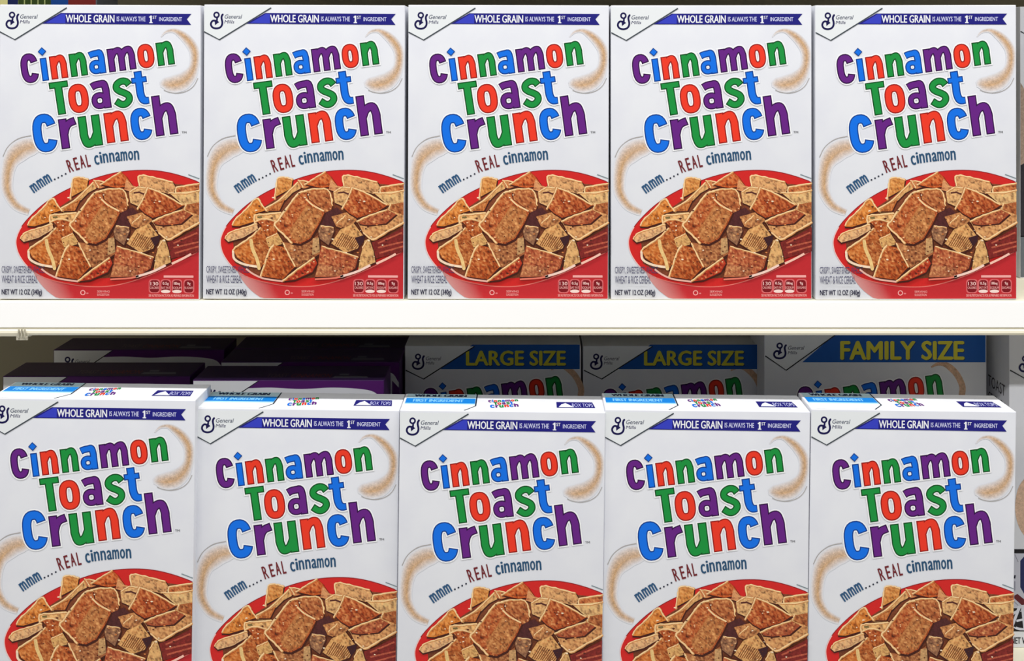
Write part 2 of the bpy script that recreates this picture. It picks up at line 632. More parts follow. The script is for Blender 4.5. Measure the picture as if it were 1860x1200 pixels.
    for ch, x, y, wd, h, r in (('c', 917.6, 291.6, 7.5, 17, 10), ('i', 925.2, 287.1, 3, 20, 9), ('n', 933.8, 288, 8.4, 16.5, 8), ('n', 945.4, 286.4, 8.4, 16.5, 7),
                               ('a', 956.4, 285.4, 8, 16.5, 6), ('m', 967.6, 284.2, 11, 16.5, 5), ('o', 979.8, 283.2, 8.2, 16.5, 5), ('n', 990.6, 282.6, 8.4, 16.5, 4)):
        ink.text(ch, x - wd / 2, x + wd / 2, y - h / 2, y + h / 2, CB, 3 * EPS, 0.03, r)
    ink.build('slogan_lettering', root)

    # bowl
    K = lambda p: (min(735 + p[0] / 3.637, 1105.9), 230 + p[1] / 3.636)
    KK = lambda pts: [K(p) for p in pts]
    ink = Ink(T12)
    rim = smooth([(1360, 372), (1240, 330), (1120, 301), (1000, 290), (850, 298), (700, 330), (560, 380), (430, 440), (320, 510), (230, 590), (165, 665), (130, 740),
                  (130, 800), (152, 860), (205, 930), (285, 988), (390, 1024), (520, 1050), (640, 1060), (760, 1055), (880, 1030), (1000, 990), (1130, 935), (1240, 880), (1360, 818)], 4)
    body = KK([(205, 925), (285, 985), (390, 1022), (520, 1048), (640, 1058), (760, 1053), (880, 1028), (1000, 988), (1130, 933), (1240, 878), (1350, 822), (1350, 1138), (420, 1138), (330, 1090), (262, 1010)])
    BODY, FADE = C(188, 40, 46, .03), C(206, 150, 146, .03)
    def bc(x):
        q = max(0.0, min(1.0, (x - 225) / 200))
        return tuple(FADE[j] * (1 - q) + BODY[j] * q for j in range(4))
    # body as strips so the left flank of the printed bowl can pale towards its outline
    top = smooth([(240, 960), (285, 985), (390, 1022), (520, 1048), (640, 1058), (760, 1053), (880, 1028), (1000, 988), (1130, 933), (1240, 878), (1350, 822)], 4)
    flank = [(240, 960), (262, 1005), (296, 1052), (340, 1096), (400, 1138)]
    for i in range(len(top) - 1):
        lowp = []
        for p in (top[i], top[i + 1]):
            x = p[0]
            yb = 1138
            for (xa, ya), (xb, yb2) in zip(flank, flank[1:]):
                if xa <= x <= xb:
                    yb = ya + (yb2 - ya) * (x - xa) / (xb - xa)
            lowp.append((x, max(yb, p[1])))
        steps = 5
        for k in range(steps):
            q = []
            for f, (p, l) in (((k) / steps, (top[i], lowp[0])), (k / steps, (top[i + 1], lowp[1])), ((k + 1) / steps, (top[i + 1], lowp[1])), ((k + 1) / steps, (top[i], lowp[0]))):
                q.append((p[0] + (l[0] - p[0]) * f, p[1] + (l[1] - p[1]) * f))
            if abs(q[0][1] - q[3][1]) + abs(q[1][1] - q[2][1]) < .01:
                continue
            ink.face(KK(q), [bc(p[0] - .55 * (p[1] - 960)) for p in q], 2 * EPS)
    ink.face(KK(rim), C(204, 36, 34, .05), 3 * EPS)
    ink.stroke(KK(rim), 1.5, C(146, 26, 28), 3.4 * EPS)
    ink.stroke(KK([p for p in rim[56:]]), 1.6, C(226, 116, 106), 3.7 * EPS)
    ink.stroke(KK([p for p in rim[40:62]]), 1.6, C(236, 190, 186), 3.7 * EPS)
    ink.stroke(KK([(1275, 318), (1350, 345)]), 1.6, C(120, 136, 142), 2 * EPS)
    ink.build('bowl_print', root)

    # cereal squares in the printed bowl, back to front
    ink = Ink(T12)
    z = [4 * EPS]

    def nz():
        z[0] += 0.000007
        return z[0]
    CR, CRD = C(244, 205, 152, .10), C(205, 160, 105, .16)

    rnd2 = random.Random(11)

    def inside(p, poly):
        r = False
        for (x0, y0), (x1, y1) in zip(poly, poly[1:] + poly[:1]):
            if (y0 > p[1]) != (y1 > p[1]) and p[0] < (x1 - x0) * (p[1] - y0) / (y1 - y0) + x0:
                r = not r
        return r

    def crust(poly, col, cell=9.0):
        """toasted grain printed on a square: a fine jittered mesh of blotches, darker and lighter than the face, with faint ridges"""
        xs, ys = [p[0] for p in poly], [p[1] for p in poly]
        x0, x1, y0, y1 = min(xs), min(max(xs), 1342), min(ys), max(ys)
        nx, ny = int((x1 - x0) / cell) + 2, int((y1 - y0) / cell) + 2
        th = rnd2.uniform(0, math.pi)
        off = rnd2.uniform(0, 900)
        grid = {}
        for i in range(nx):
            for j in range(ny):
                x = x0 + (i - .3) * cell + rnd2.uniform(-2.6, 2.6)
                y = y0 + (j - .3) * cell + rnd2.uniform(-2.6, 2.6)
                ok = inside((x, y), poly)
                a = mnoise.noise((x / 34 + off, y / 34, 0)) * .55 + mnoise.noise((x / 13 + off, y / 13, 5)) * .75
                a += .16 * math.sin((x * math.cos(th) + y * math.sin(th)) / 4.4) + rnd2.uniform(-.3, .3)
                a -= .22 * (((x - x0) / (x1 - x0 + 1)) + ((y - y0) / (y1 - y0 + 1)) - 1)
                a += .10
                if a < 0:
                    f = max(.40, 1 + a * .80)
                    cc = (col[0] * f, col[1] * f * .92, col[2] * f * .9)
                else:
                    q = min(1.0, a * .85)
                    cc = tuple(v + (w_ - v) * q for v, w_ in zip(col, (250, 188, 122)))
                grid[i, j] = ((x, y), C(*cc, .12), ok)
        zz = nz()
        for i in range(nx - 1):
            for j in range(ny - 1):
                q = [grid[i, j], grid[i + 1, j], grid[i + 1, j + 1], grid[i, j + 1]]
                if all(g[2] for g in q):
                    ink.face(KK([g[0] for g in q]), [g[1] for g in q], zz)

    def piece(poly, col, rims=(), wd=13, sp=.32, thick=None):
        cxm = sum(p[0] for p in poly) / len(poly)
        cym = sum(p[1] for p in poly) / len(poly)
        ink.face(KK([(p[0] + (p[0] - cxm) * .05 + 5, p[1] + (p[1] - cym) * .05 + 7) for p in poly]), C(66, 26, 18, .2), nz())
        col = tuple(min(250, v * k_) for v, k_ in zip(col, (1.03, .97, .90)))
        ink.face(KK(poly), C(*col, sp), nz())
        crust(poly, col)
        wd = wd * .86
        zz = nz()
        for r in rims:
            pts = smooth(r, 5) if len(r) > 2 else [(r[0][0] + (r[1][0] - r[0][0]) * k / 7, r[0][1] + (r[1][1] - r[0][1]) * k / 7) for k in range(8)]
            pts = [(x + rnd2.uniform(-2.2, 2.2), y + rnd2.uniform(-2.2, 2.2)) for x, y in pts]
            wds = [wd / 3.636 * rnd2.uniform(.62, 1.12) for _ in pts]
            ink.stroke(KK([(x + 2.5, y + 3) for x, y in pts]), [v * 1.25 for v in wds], C(196, 134, 78, .3), zz, round_caps=True)
            ink.stroke(KK(pts), [v * .8 for v in wds], CR, nz(), round_caps=True)
    ink.face(KK([(212, 770), (350, 580), (500, 480), (650, 400), (900, 420), (1000, 360), (1350, 395), (1350, 800), (1150, 890), (900, 990), (600, 1012), (380, 990), (222, 905)]),
             C(120, 62, 38, .4), nz())
    piece([(492, 470), (505, 345), (530, 335), (608, 350), (600, 410)], (204, 142, 74), [[(488, 480), (500, 380), (510, 342), (560, 338), (606, 350)]], 14)
    piece([(425, 548), (500, 500), (640, 366), (690, 398), (610, 440), (545, 505), (520, 570), (440, 570)], (198, 160, 108), [[(430, 540), (520, 490), (640, 372)]], 12, .4)
    piece([(520, 560), (440, 560), (470, 530), (560, 480)], (178, 104, 52), [], 10, .4)
    piece([(640, 356), (700, 360), (770, 385), (690, 412), (660, 405)], (190, 118, 76), [[(645, 358), (700, 362), (770, 384)], [(655, 365), (678, 405)]], 10)
    piece([(690, 385), (826, 300), (862, 332), (905, 392), (800, 408)], (188, 88, 38), [[(690, 385), (760, 340), (822, 302)]], 10)
    piece([(862, 345), (905, 392), (935, 400), (930, 440), (850, 420)], (196, 140, 100), [], 10)
    piece([(945, 322), (1170, 365), (1192, 402), (1172, 452), (1010, 410), (945, 392)], (204, 162, 116), [[(948, 390), (948, 325), (1040, 335), (1165, 366)]], 14, .5)
    piece([(880, 432), (940, 400), (1005, 410), (950, 530), (890, 505)], (214, 180, 130), [[(885, 435), (940, 402), (990, 408)]], 12, .45)
    ink.stroke(KK([(912, 440), (950, 436), (982, 448)]), 3.0, C(84, 40, 34), nz())
    piece([(1188, 400), (1350, 374), (1350, 425), (1200, 452)], (182, 104, 60), [[(1192, 448), (1196, 402), (1260, 390), (1350, 374)]], 13)
    piece([(1150, 440), (1350, 420), (1350, 510), (1245, 520)], (212, 186, 136), [[(1150, 436), (1250, 440), (1350, 420)]], 12, .35)
    piece([(1235, 520), (1350, 500), (1350, 645), (1225, 600)], (164, 98, 58), [[(1262, 510), (1240, 580)]], 12, .5)
    piece([(204, 660), (226, 618), (300, 548), (368, 474), (432, 556), (362, 578), (352, 632), (252, 662)], (206, 126, 50), [[(206, 652), (228, 616), (300, 548), (368, 478), (400, 515), (432, 556)]], 13, .25)
    piece([(350, 585), (530, 566), (545, 620), (500, 655), (372, 625), (352, 640)], (222, 186, 130), [[(354, 638), (360, 590), (440, 580), (530, 572)]], 13, .35)
    ink.face(KK([(372, 598), (402, 594), (408, 608), (376, 610)]), C(120, 100, 60), nz())
    piece([(372, 628), (440, 612), (505, 640), (510, 690), (440, 700)], (166, 76, 34), [[(362, 632), (420, 612), (500, 628)]], 11)
    piece([(154, 742), (188, 702), (300, 664), (368, 640), (380, 680), (280, 738), (180, 766)], (212, 178, 138), [[(158, 742), (190, 704), (300, 668), (366, 645)]], 11, .3)
    piece([(208, 822), (300, 752), (392, 668), (490, 640), (510, 705), (430, 745), (335, 760)], (166, 82, 34), [[(208, 826), (228, 800), (320, 740), (392, 672)]], 13)
    piece([(215, 826), (322, 758), (345, 800), (392, 935), (300, 910), (240, 870)], (184, 102, 42), [], 12)
    ink.stroke(KK(smooth([(212, 830), (222, 880), (290, 915), (395, 932)], 4)), 4.2, C(240, 214, 186, .1), nz(), round_caps=True)
    piece([(328, 752), (420, 740), (500, 700), (545, 765), (480, 800), (400, 935), (380, 935)], (158, 84, 38), [], 12)
    ink.stroke(KK(smooth([(332, 756), (342, 810), (372, 880), (386, 940)], 4)), 6.2, C(228, 192, 128, .16), nz(), round_caps=True)
    piece([(430, 745), (508, 705), (552, 775), (485, 795), (450, 800)], (204, 168, 110), [[(435, 742), (505, 708)]], 9, .4)
    piece([(478, 785), (560, 800), (612, 860), (628, 925), (545, 1012), (398, 992)], (166, 78, 32), [[(482, 784), (450, 835), (396, 990)]], 15)
    piece([(535, 762), (600, 775), (720, 760), (780, 720), (795, 840), (640, 935), (600, 860)], (148, 92, 58), [[(545, 770), (580, 840), (626, 925)]], 14, .5)
    ink.face(KK([(745, 740), (785, 735), (792, 830), (740, 850)]), C(190, 146, 98, .4), nz())
    piece([(690, 425), (840, 415), (868, 470), (872, 540), (850, 600), (790, 570), (700, 485)], (164, 94, 54), [[(690, 425), (770, 412), (840, 418), (866, 470), (872, 520)]], 13, .5)
    ink.face(KK([(785, 590), (850, 560), (905, 535), (955, 580), (900, 640), (880, 690), (800, 710)]), C(78, 36, 36, .35), nz())
    piece([(655, 438), (705, 440), (712, 480), (800, 548), (822, 572), (790, 640), (728, 742), (662, 776), (602, 768), (488, 652), (520, 620)], (168, 84, 42),
          [[(700, 426), (650, 442), (600, 500), (520, 612), (490, 652), (540, 705), (602, 766)]], 16, .42)
    ink.face(KK([(700, 520), (800, 560), (808, 590), (780, 640), (724, 735), (664, 766), (610, 745), (590, 690), (650, 600)]), C(176, 108, 58, .45), nz())
    crust([(700, 520), (800, 560), (808, 590), (780, 640), (724, 735), (664, 766), (610, 745), (590, 690), (650, 600)], (176, 108, 58))
    ink.stroke(KK(smooth([(700, 482), (745, 522), (815, 558)], 4)), 2.8, CR, nz(), round_caps=True)
    piece([(780, 690), (796, 652), (880, 664), (888, 690), (850, 785), (792, 742)], (138, 102, 80), [[(800, 656), (880, 666)]], 8, .3)
    piece([(868, 596), (960, 570), (1000, 560), (1040, 620), (962, 682), (900, 660)], (178, 124, 80), [[(960, 590), (905, 640)]], 9, .5)
    piece([(1003, 398), (1100, 440), (1242, 520), (1180, 560), (1042, 604), (985, 572), (948, 535)], (164, 74, 34), [[(1006, 402), (985, 460), (938, 545)], [(1012, 404), (1100, 440), (1236, 515)]], 11, .45)
    piece([(1038, 622), (1120, 585), (1240, 545), (1350, 585), (1350, 640), (1150, 750), (1080, 702)], (196, 150, 102), [[(1084, 702), (1150, 745), (1240, 690), (1350, 634)]], 15, .45)
    piece([(1044, 622), (1120, 588), (1240, 550), (1300, 580), (1230, 640), (1120, 652), (1060, 645)], (156, 78, 50), [[(1040, 624), (1120, 588), (1236, 548)]], 12, .4)
    piece([(868, 772), (928, 682), (1018, 640), (1082, 722), (1045, 805), (965, 835)], (206, 164, 108), [], 10, .25)
    zz = nz()
    for k in range(11):
        t = k / 10
        x0, y0 = 895 + 130 * t, 786 + 26 * t
        ink.stroke(KK([(x0, y0), (x0 + 48, y0 - 62 - 20 * (1 - t))]), 1.7, C(124, 72, 40), zz)
    ink.face(KK([(1025, 735), (1092, 715), (1085, 760), (1058, 795)]), C(58, 28, 34), nz())
    ink.face(KK([(1140, 765), (1230, 730), (1350, 665), (1350, 825), (1165, 872)]), C(120, 36, 32, .4), nz())
    zz = nz()
    for (a, b) in (((1180, 800), (1350, 760)), ((1190, 835), (1350, 790)), ((1180, 770), (1340, 700))):
        ink.stroke(KK([a, b]), 3.0, C(176, 84, 62, .4), zz)
    piece([(1092, 752), (1122, 740), (1150, 820), (1164, 895), (1050, 945), (1062, 862)], (202, 168, 116), [[(1112, 745), (1075, 800)]], 9, .4)
    piece([(800, 788), (900, 815), (1048, 860), (1030, 935), (942, 992), (760, 995), (782, 900)], (162, 80, 52), [[(805, 790), (900, 817), (1045, 860)]], 10, .45)
    ink.face(KK([(782, 905), (950, 935), (935, 990), (762, 992)]), C(168, 98, 64, .5), nz())
    crust([(782, 905), (950, 935), (935, 990), (762, 992)], (168, 98, 64))
    piece([(548, 1022), (660, 930), (757, 866), (775, 905), (742, 962), (625, 1014)], (168, 50, 28), [[(546, 1020), (640, 945), (755, 868)]], 14, .3)
    zz = nz()
    for pts, wd, col in (([(300, 942), (345, 975), (410, 1004), (480, 1016), (545, 1024)], 3.2, C(226, 176, 160)), ([(760, 1010), (900, 1000), (950, 985)], 3.0, C(226, 120, 100)),
                         ([(930, 992), (1000, 972), (1060, 950), (1130, 915)], 4.2, C(240, 206, 192)), ([(1170, 905), (1240, 872), (1300, 840)], 4.0, C(240, 190, 172))):
        ink.stroke(KK(smooth(pts, 3)), wd, col, zz)
    # sugar glints and dark crumbs
    zz = nz()
    rnd = random.Random(3)
    for _ in range(210):
        x, y = rnd.uniform(240, 1330), rnd.uniform(400, 990)
        if (x - 760) ** 2 / 560 ** 2 + (y - 700) ** 2 / 300 ** 2 > 0.86:
            continue
        r = rnd.uniform(.7, 1.6)
        col = rnd.choice([C(250, 222, 190), C(240, 190, 140), C(84, 34, 26), C(92, 44, 26), C(214, 130, 70)])
        c0 = K((x, y))
        if c0[0] > 1101:
            continue
        a = rnd.uniform(0, 6.28)
        ink.face([(c0[0] + r * 1.3 * math.cos(a + q * math.pi / 2) * (1 + .5 * (q % 2)), c0[1] + r * math.sin(a + q * math.pi / 2)) for q in range(4)], col, zz)
    ink.build('cereal_print', root)

    # small print
    ink = Ink(T12)
    nv = C(62, 62, 96)
    ink.text('CRISPY, SWEETENED WHOLE', 744.5, 823, 484.5, 498.5, nv, 0.0011, 0.004)
    ink.text('WHEAT & RICE CEREAL', 744.5, 810, 501.5, 515, nv, 0.0011, 0.004)
    ink.text('NET WT 12 OZ (340g)', 744.5, 818, 526.5, 539, C(26, 24, 54), 0.0011, 0.02)
    ink.build('net_weight_lettering', root)

    ink = Ink(T12)
    N = lambda x, y: (1000 + x / 16.9, 480 + y / 16.9)
    z0 = 5 * EPS
    pk, rd = C(238, 166, 162), C(122, 16, 26)

    def ntext(s, x0, x1, y0, y1, col=pk, b=.012):
        a, c_ = N(x0, y0), N(x1, y1)
        ink.text(s, a[0], c_[0], a[1], c_[1], col, z0 + 3 * EPS, b)
    ntext('PER 3/4 CUP SERVING', 700, 1625, 345, 415)
    ntext('SEE NUTRITION FACTS FOR AS PREPARED INFORMATION', 235, 1640, 925, 1005)
    for x0, x1, big, small in ((235, 590, '130', 'CALORIES'), (600, 925, '0.5g', 'SAT FAT'), (950, 1275, '180mg', 'SODIUM'), (1315, 1650, '9g', 'SUGARS')):
        for grow, col, zz in ((0, C(214, 104, 106), z0), (30, rd, z0 + EPS)):
            a, b2, y0, y1 = x0 + grow, x1 - grow, 465 + grow, 895 - grow
            r = 90
            pts = []
            for (qx, qy, t0) in ((b2 - r, y0 + r, -90), (b2 - r, y1 - r, 0), (a + r, y1 - r, 90), (a + r, y0 + r, 180)):
                for k in range(4):
                    t = math.radians(t0 + 30 * k)
                    pts.append(N(qx + r * math.cos(t), qy + r * math.sin(t)))
            ink.face(pts, col, zz)
        m = (x0 + x1) / 2
        wdt = {'130': 240, '0.5g': 190, '180mg': 190, '9g': 100}[big]
        ntext(big, m - wdt / 2, m + wdt / 2, 550, 655, C(246, 196, 190), .02)
        ntext(small, m - 135, m + 135, 690, 760)
        if small in ('SAT FAT', 'SODIUM'):
            c0 = N(m, 838)
            ink.disc(c0, 8.6, 3.0, C(240, 214, 206), z0 + 2 * EPS, 16)
    ink.build('nutrition_print', root)
    ink = Ink(T12)
    ink.stroke([(892.7 + 4 * math.cos(t * .449), 532.4 + 4 * math.sin(t * .449)) for t in range(14)], 1.7, pk, z0, closed=True)
    ink.disc((901, 533.5), 2.4, 1.4, C(220, 120, 122), z0, 8)
    ink.text('SERVING', 919, 942, 528.2, 532, pk, z0, .01)
    ink.text('SUGGESTION', 919, 941, 534, 538, pk, z0, .01)
    ink.build('seal_print', root)

    # print on the top panel: u across (0..1), t from the front edge back (0..1)
    def TT(u, t, lift):
        return ((u - .5) * BW, -BD / 2 + t * BD, BH + 0.00015 + lift)
    ink = Ink(TT)
    ink.face([(.012, .03), (.31, .03), (.362, .28), (.362, .98), (.012, .98)], C(232, 236, 238), 0)
    ink.face([(.012, .42), (.36, .42), (.36, .72), (.012, .72)], C(20, 122, 206), EPS)
    ink.face([(.012, .36), (.36, .36), (.36, .42), (.012, .42)], C(150, 206, 236), EPS)
    ink.face([(.012, .72), (.36, .72), (.36, .985), (.012, .985)], C(176, 204, 214), EPS)
    for q0, q1 in (((.309, .01), (.361, .28)), ((.361, .28), (.361, .99))):
        ink.face([q0, q1, (q1[0] + .007, q1[1]), (q0[0] + .007, q0[1])], C(30, 44, 60), 2 * EPS)
    # text() runs y downwards, so flip t through a mirrored mapper
    k = 100.0
    TM_ = lambda u, t, lift: TT(u / k, 1 - t / k, lift)
    lab = ink.build('top_label', root)
    ink = Ink(TM_)
    ink.text('WHOLE GRAIN', 5, 31, 5, 19, C(24, 40, 70), 2 * EPS, .02)
    ink.text('FIRST INGREDIENT', 5, 30, 34, 50, C(120, 186, 236), 2 * EPS, .01)
    ink.build('top_label_lettering', lab)
    ink = Ink(TM_)
    ink.face([(76.5, 42), (94.5, 42), (95.5, 76), (76.5, 76)], C(30, 26, 110), EPS)
    ink.face([(77.5, 72), (79, 56), (81, 48), (83, 60), (85, 72)], C(226, 230, 244), 2 * EPS)
    ink.text('BOX TOPS', 84.2, 94.5, 50, 70, C(190, 194, 232), 2 * EPS, 0)
    ink.build('box_tops_mark', root)
    tt = Ink(lambda x, y, lift: TT(.425 + (x - 780) / 300 * .16, .70 - (y - 80) / 200 * .52, lift))
    draw_title(tt, EPS, halo=False)
    tt.build('top_title', root)
    return root


def copy_thing(src):
    r = src.copy()
    COL.objects.link(r)
    for ch in list(src.children):
        c = ch.copy()
        COL.objects.link(c)
        c.parent = r
        for g in list(ch.children):
            d = g.copy()
            COL.objects.link(d)
            d.parent = c
    return r


# ------------------------------------------------------------------ setting and shelves
Z_UP, Z_LOW, Z_TOP = -0.228, -0.6082, 0.21
Z_LOW_L = Z_LOW + 0.0119          # the neighbouring lower shelf on the left sits a little higher
XL, XR = -1.05, 1.15
Y_BACK = 0.40
back = link('wall_back', box_mesh(XL, XR, Y_BACK, Y_BACK + 0.02, -0.95, 0.45), PANEL)
back['kind'] = 'structure'
back['label'] = 'cream painted back panel of the shelving, in shade behind the boxes'


FLOOR_MAT = noise_mat('floor_tile', C(196, 192, 182), C(208, 204, 195), 3, 0.35, 0.4)
fl = link('floor', box_mesh(-3, 3, -4.0, Y_BACK + .02, -1.47, -1.45), FLOOR_MAT)
fl['kind'] = 'structure'
fl['label'] = 'pale store floor of the aisle'


def shelf(name, z, x0, x1, label, drop=0.0):
    root = empty(name, ((x0 + x1) / 2, -0.003, z))
    tag(root, label, 'shelf', 'store shelves')
    a, b = x0 - (x0 + x1) / 2, x1 - (x0 + x1) / 2
    off = 0.011
    # sheet-metal deck with its folded front skirt
    link('deck', prism([(off - .011, 0), (Y_BACK + .0025, 0), (Y_BACK + .0025, -.014), (off + .002, -.014), (off + .002, -.024), (off - .0105, -.024)], a, b, 'deck'), CREAM, root)
    # rolled hem under the price rail
    hem = [(.0006, -.0235), (-.0002, -.0262), (-.0022, -.0278), (-.0026, -.0300), (-.0016, -.0318 - drop), (.0015, -.0330 - drop), (.0065, -.0330 - drop), (.0105, -.0300), (.011, -.0235)]
    link('rolled_hem', prism(hem, a, b, 'rolled_hem'), CREAM, root)
    link('price_rail', prism([(-.0012, -.0004), (.0004, -.0004), (.0004, -.0252), (-.0012, -.0252), (-.0017, -.0245), (-.0017, -.0012)], a, b, 'price_rail'), RAIL_WHITE, root)
    return root


xj = px(53, 600, -0.004)[0]
up = shelf('store_shelf', Z_UP, xj, XR, 'long cream metal shelf with white front rail, carrying the upper row')
shelf('store_shelf', Z_UP, XL, xj, 'short end of neighbouring cream shelf at the left edge', .0012)
shelf('store_shelf', Z_LOW, -0.345, XR, 'cream shelf under the lower row, just seen at bottom right')
shelf('store_shelf', Z_LOW_L, XL, -0.345, 'cream shelf end under the leftmost box of the lower row')
shelf('store_shelf', Z_TOP, XL, XR, 'unseen cream shelf above the upper row of boxes, added to shade the space behind them')  # out of view, added to keep light off the back behind the upper row
# clip where the two shelves meet
br = empty('shelf_clip', (px(44, 600, -.0055)[0], -.0070, Z_UP - .030))
tag(br, 'small metal shelf clip at the joint under the white rail, left edge', 'bracket')
for i, dx in enumerate((-.0042, -.0014, .0014)):
    link('clip_tooth', box_mesh(dx - .0006, dx + .0006, -.0012, .0006, -.004, .0042), STEEL, br)
link('clip_plate', box_mesh(-.0065, .004, -.0006, .001, -.0062, -.0028), STEEL, br)

# ------------------------------------------------------------------ the ten white cartons
proto = make_box12()
ORD = ['leftmost', 'second from the left', 'middle', 'second from the right', 'rightmost']
used = False


def put_box(loc, rot, label, group):
    global used
    o = copy_thing(proto) if used else proto
    used = True
    o.location = loc
    o.rotation_euler = rot
    tag(o, label, 'cereal box', group)
    return o


R = math.radians
up_spec = [(179.6, .000, 0.25), (550.8, .0005, 0.25), (922.6, .001, 0.15), (1292.3, .001, -0.05), (1664.2, .000, -0.10)]
for i, (cx, Y, roll) in enumerate(up_spec):
    X = px(cx, 545, Y)[0]
    lift = BW / 2 * math.sin(abs(R(roll))) + 0.0001
    put_box((X, Y + BD / 2, Z_UP + lift), (0, R(roll), 0),
            'white cereal box with red bowl, %s in the upper row' % ORD[i], 'cereal boxes in the upper row')
lo_spec = [(168, -.024, 0.7), (540, -.016, 0.7), (913, -.022, 0.7), (1285.5, -.020, 0.65), (1660, -.020, 0.8)]
for i, (cx, Y, roll) in enumerate(lo_spec):
    X = px(cx, 760, Y)[0] - BH * math.sin(R(roll))
    lift = BW / 2 * math.sin(abs(R(roll))) + 0.0001
    put_box((X, Y + BD / 2, (Z_LOW_L if i == 0 else Z_LOW) + lift), (0, R(roll), 0),
            'white cereal box with visible top panel, %s in the lower row' % ORD[i], 'cereal boxes in the lower row')


# ------------------------------------------------------------------ the bigger boxes behind
def world_mapper(x0, D, Y, zb):
    """photo pixel on a carton front at depth Y -> local point of a box with base centre x0, front at -D/2"""
    def T(x, y, lift):
        X, Z = px(x, y, Y)
        return (X - x0, -D / 2 - .00015 - lift, Z - zb)
    return T


def big_box(xa, xb, ytop, Y, D, zb, label, group, title=None, banner=None, words=None, badge=None, gbox=None, top_z=None):
    Xa, Xb = px(xa, 700, Y)[0], px(xb, 700, Y)[0]
    Zt = top_z if top_z is not None else px(xa, ytop, Y)[1]
    x0 = (Xa + Xb) / 2
    root = empty('cereal_box', (x0, Y + D / 2, zb))
    tag(root, label, 'cereal box', group)
    link('carton', carton_mesh(Xb - Xa, Zt - zb, D), PAPER, root)
    T = world_mapper(x0, D, Y, zb)
    if banner:
        ink = Ink(T)
        ink.face(banner, C(22, 86, 168), 2 * EPS)
        ink.text(words[0], *words[1], C(214, 206, 62), 4 * EPS, .045)
        ink.text(words[0], words[1][0] + 1.2, words[1][1] + 1.2, words[1][2] + 1.2, words[1][3] + 1.2, C(12, 50, 104), 3 * EPS, .045)
        ink.build('size_banner', root)
    if badge:
        ink = Ink(T)
        ink.face([badge[0], badge[1], badge[2], (badge[0][0], badge[2][1])], C(226, 229, 232), 3 * EPS)
        ink.stroke(badge, 2.0, C(30, 32, 40), 5 * EPS)
        gx0, gx1, gy0, gy1 = gbox
        draw_brand(ink, lambda u, v: (gx0 + u * (gx1 - gx0), gy0 + v * (gy1 - gy0)), 5 * EPS)
        k = (gx1 - gx0) / 24
        ink.text('General', gx1 + 3 * k, gx1 + 31 * k, gy0 + 6 * k, gy0 + 13 * k, C(90, 88, 104), 5 * EPS, .01, 0, .25)
        ink.text('Mills', gx1 + 3 * k, gx1 + 19 * k, gy0 + 15.5 * k, gy0 + 21 * k, C(80, 78, 100), 5 * EPS, .01, 0, .25)
        ink.build('brand_badge', root)
    if title:
        dx, dy, sc = title
        Tt = lambda x, y, lift: T(dx + (x - 818) * sc, dy + (y - 95) * sc, lift)
        ink = Ink(Tt)
        draw_title(ink)
        ink.build('title_lettering', root)
        ink = Ink(Tt)
        sw = smooth([(1036, 62), (1050, 55.5), (1066, 58), (1084, 74), (1095, 95), (1096, 110), (1090, 130), (1070, 150), (1045, 154)], 5)
        ink.stroke(sw, [3 + 9 * min(1, k / 12) for k in range(len(sw))], C(204, 168, 140, .25), EPS)
        ink.build('swirl_print', root)
    return root


Yl = .155
for i, (xa, xb) in enumerate(((735.5, 1055.5), (1059, 1380.5))):
    dx = xa - 735.5
    big_box(xa, xb, 628, Yl, .066, Z_LOW,
            'shaded white box with blue LARGE SIZE banner, %s of the pair' % ('left' if i == 0 else 'right'), 'large boxes in the shade',
            title=(803.9 + dx * (1.0 if i == 0 else .995) + (0 if i == 0 else 4.5 - 0), 700.8 + (1.5 if i else 0), .904),
            banner=[(800 + dx, 670), (858 + dx, 625.5), (1053 + dx, 625.5), (1053 + dx, 670)],
            words=('LARGE SIZE', (847.5 + dx, 1026.5 + dx, 637, 663)),
            badge=[(737 + dx, 672), (769.5 + dx, 688), (862 + dx, 628.8)],
            gbox=(748 + dx, 771 + dx, 641.5, 671))
Yf = .12
big_box(1388, 1792, 600, Yf, .07, Z_LOW, 'widest shaded box with blue FAMILY SIZE banner, behind the lower row', 'family boxes in the shade',
        title=(1485.4, 697.7, .944), banner=[(1457, 657.5), (1520, 604), (1790, 604), (1790, 657.5)], words=('FAMILY SIZE', (1527.5, 1750, 619.5, 652.5)),
        badge=[(1390, 646), (1428, 672), (1522, 604.5)], gbox=(1404, 1428.5, 621.5, 652), top_z=px(0, 603, Yf)[1])

# family box at the right edge, half out of frame, with a promotional panel at its foot
Yr, Dr = .088, .075
xr0, xr1 = px(1833, 700, Yr)[0], px(1833, 700, Yr)[0] + .237
rb = empty('cereal_box', ((xr0 + xr1) / 2, Yr + Dr / 2, Z_LOW))
tag(rb, 'tall white box at the right edge, half shaded, black emblem panel at its foot', 'cereal box', 'family boxes in the shade')
top_r = px(0, 596, Yr)[1]
link('carton', carton_mesh(xr1 - xr0, top_r - Z_LOW, Dr), PAPER, rb)
T = world_mapper((xr0 + xr1) / 2, Dr, Yr, Z_LOW)
ink = Ink(T)
ink.stroke([(1834.5, 672), (1874, 694), (1975, 625)], 2.2, C(60, 62, 66), 4 * EPS)
draw_brand(ink, lambda u, v: (1850 + u * 24, 645 + v * 31))
ink.build('brand_badge', rb)
ink = Ink(T)
sw = smooth([(1905, 866), (1880, 868), (1862, 886), (1856, 915), (1858, 942), (1868, 965), (1890, 985)], 5)
ink.stroke(sw, [16 + 8 * math.sin(math.pi * k / len(sw)) for k in range(len(sw))], C(208, 176, 152, .25), 2 * EPS)
ink.stroke(smooth([(1905, 872), (1884, 874), (1868, 892), (1864, 916), (1868, 945)], 5), 8, C(186, 132, 106, .3), 3 * EPS)
ink.build('swirl_print', rb)
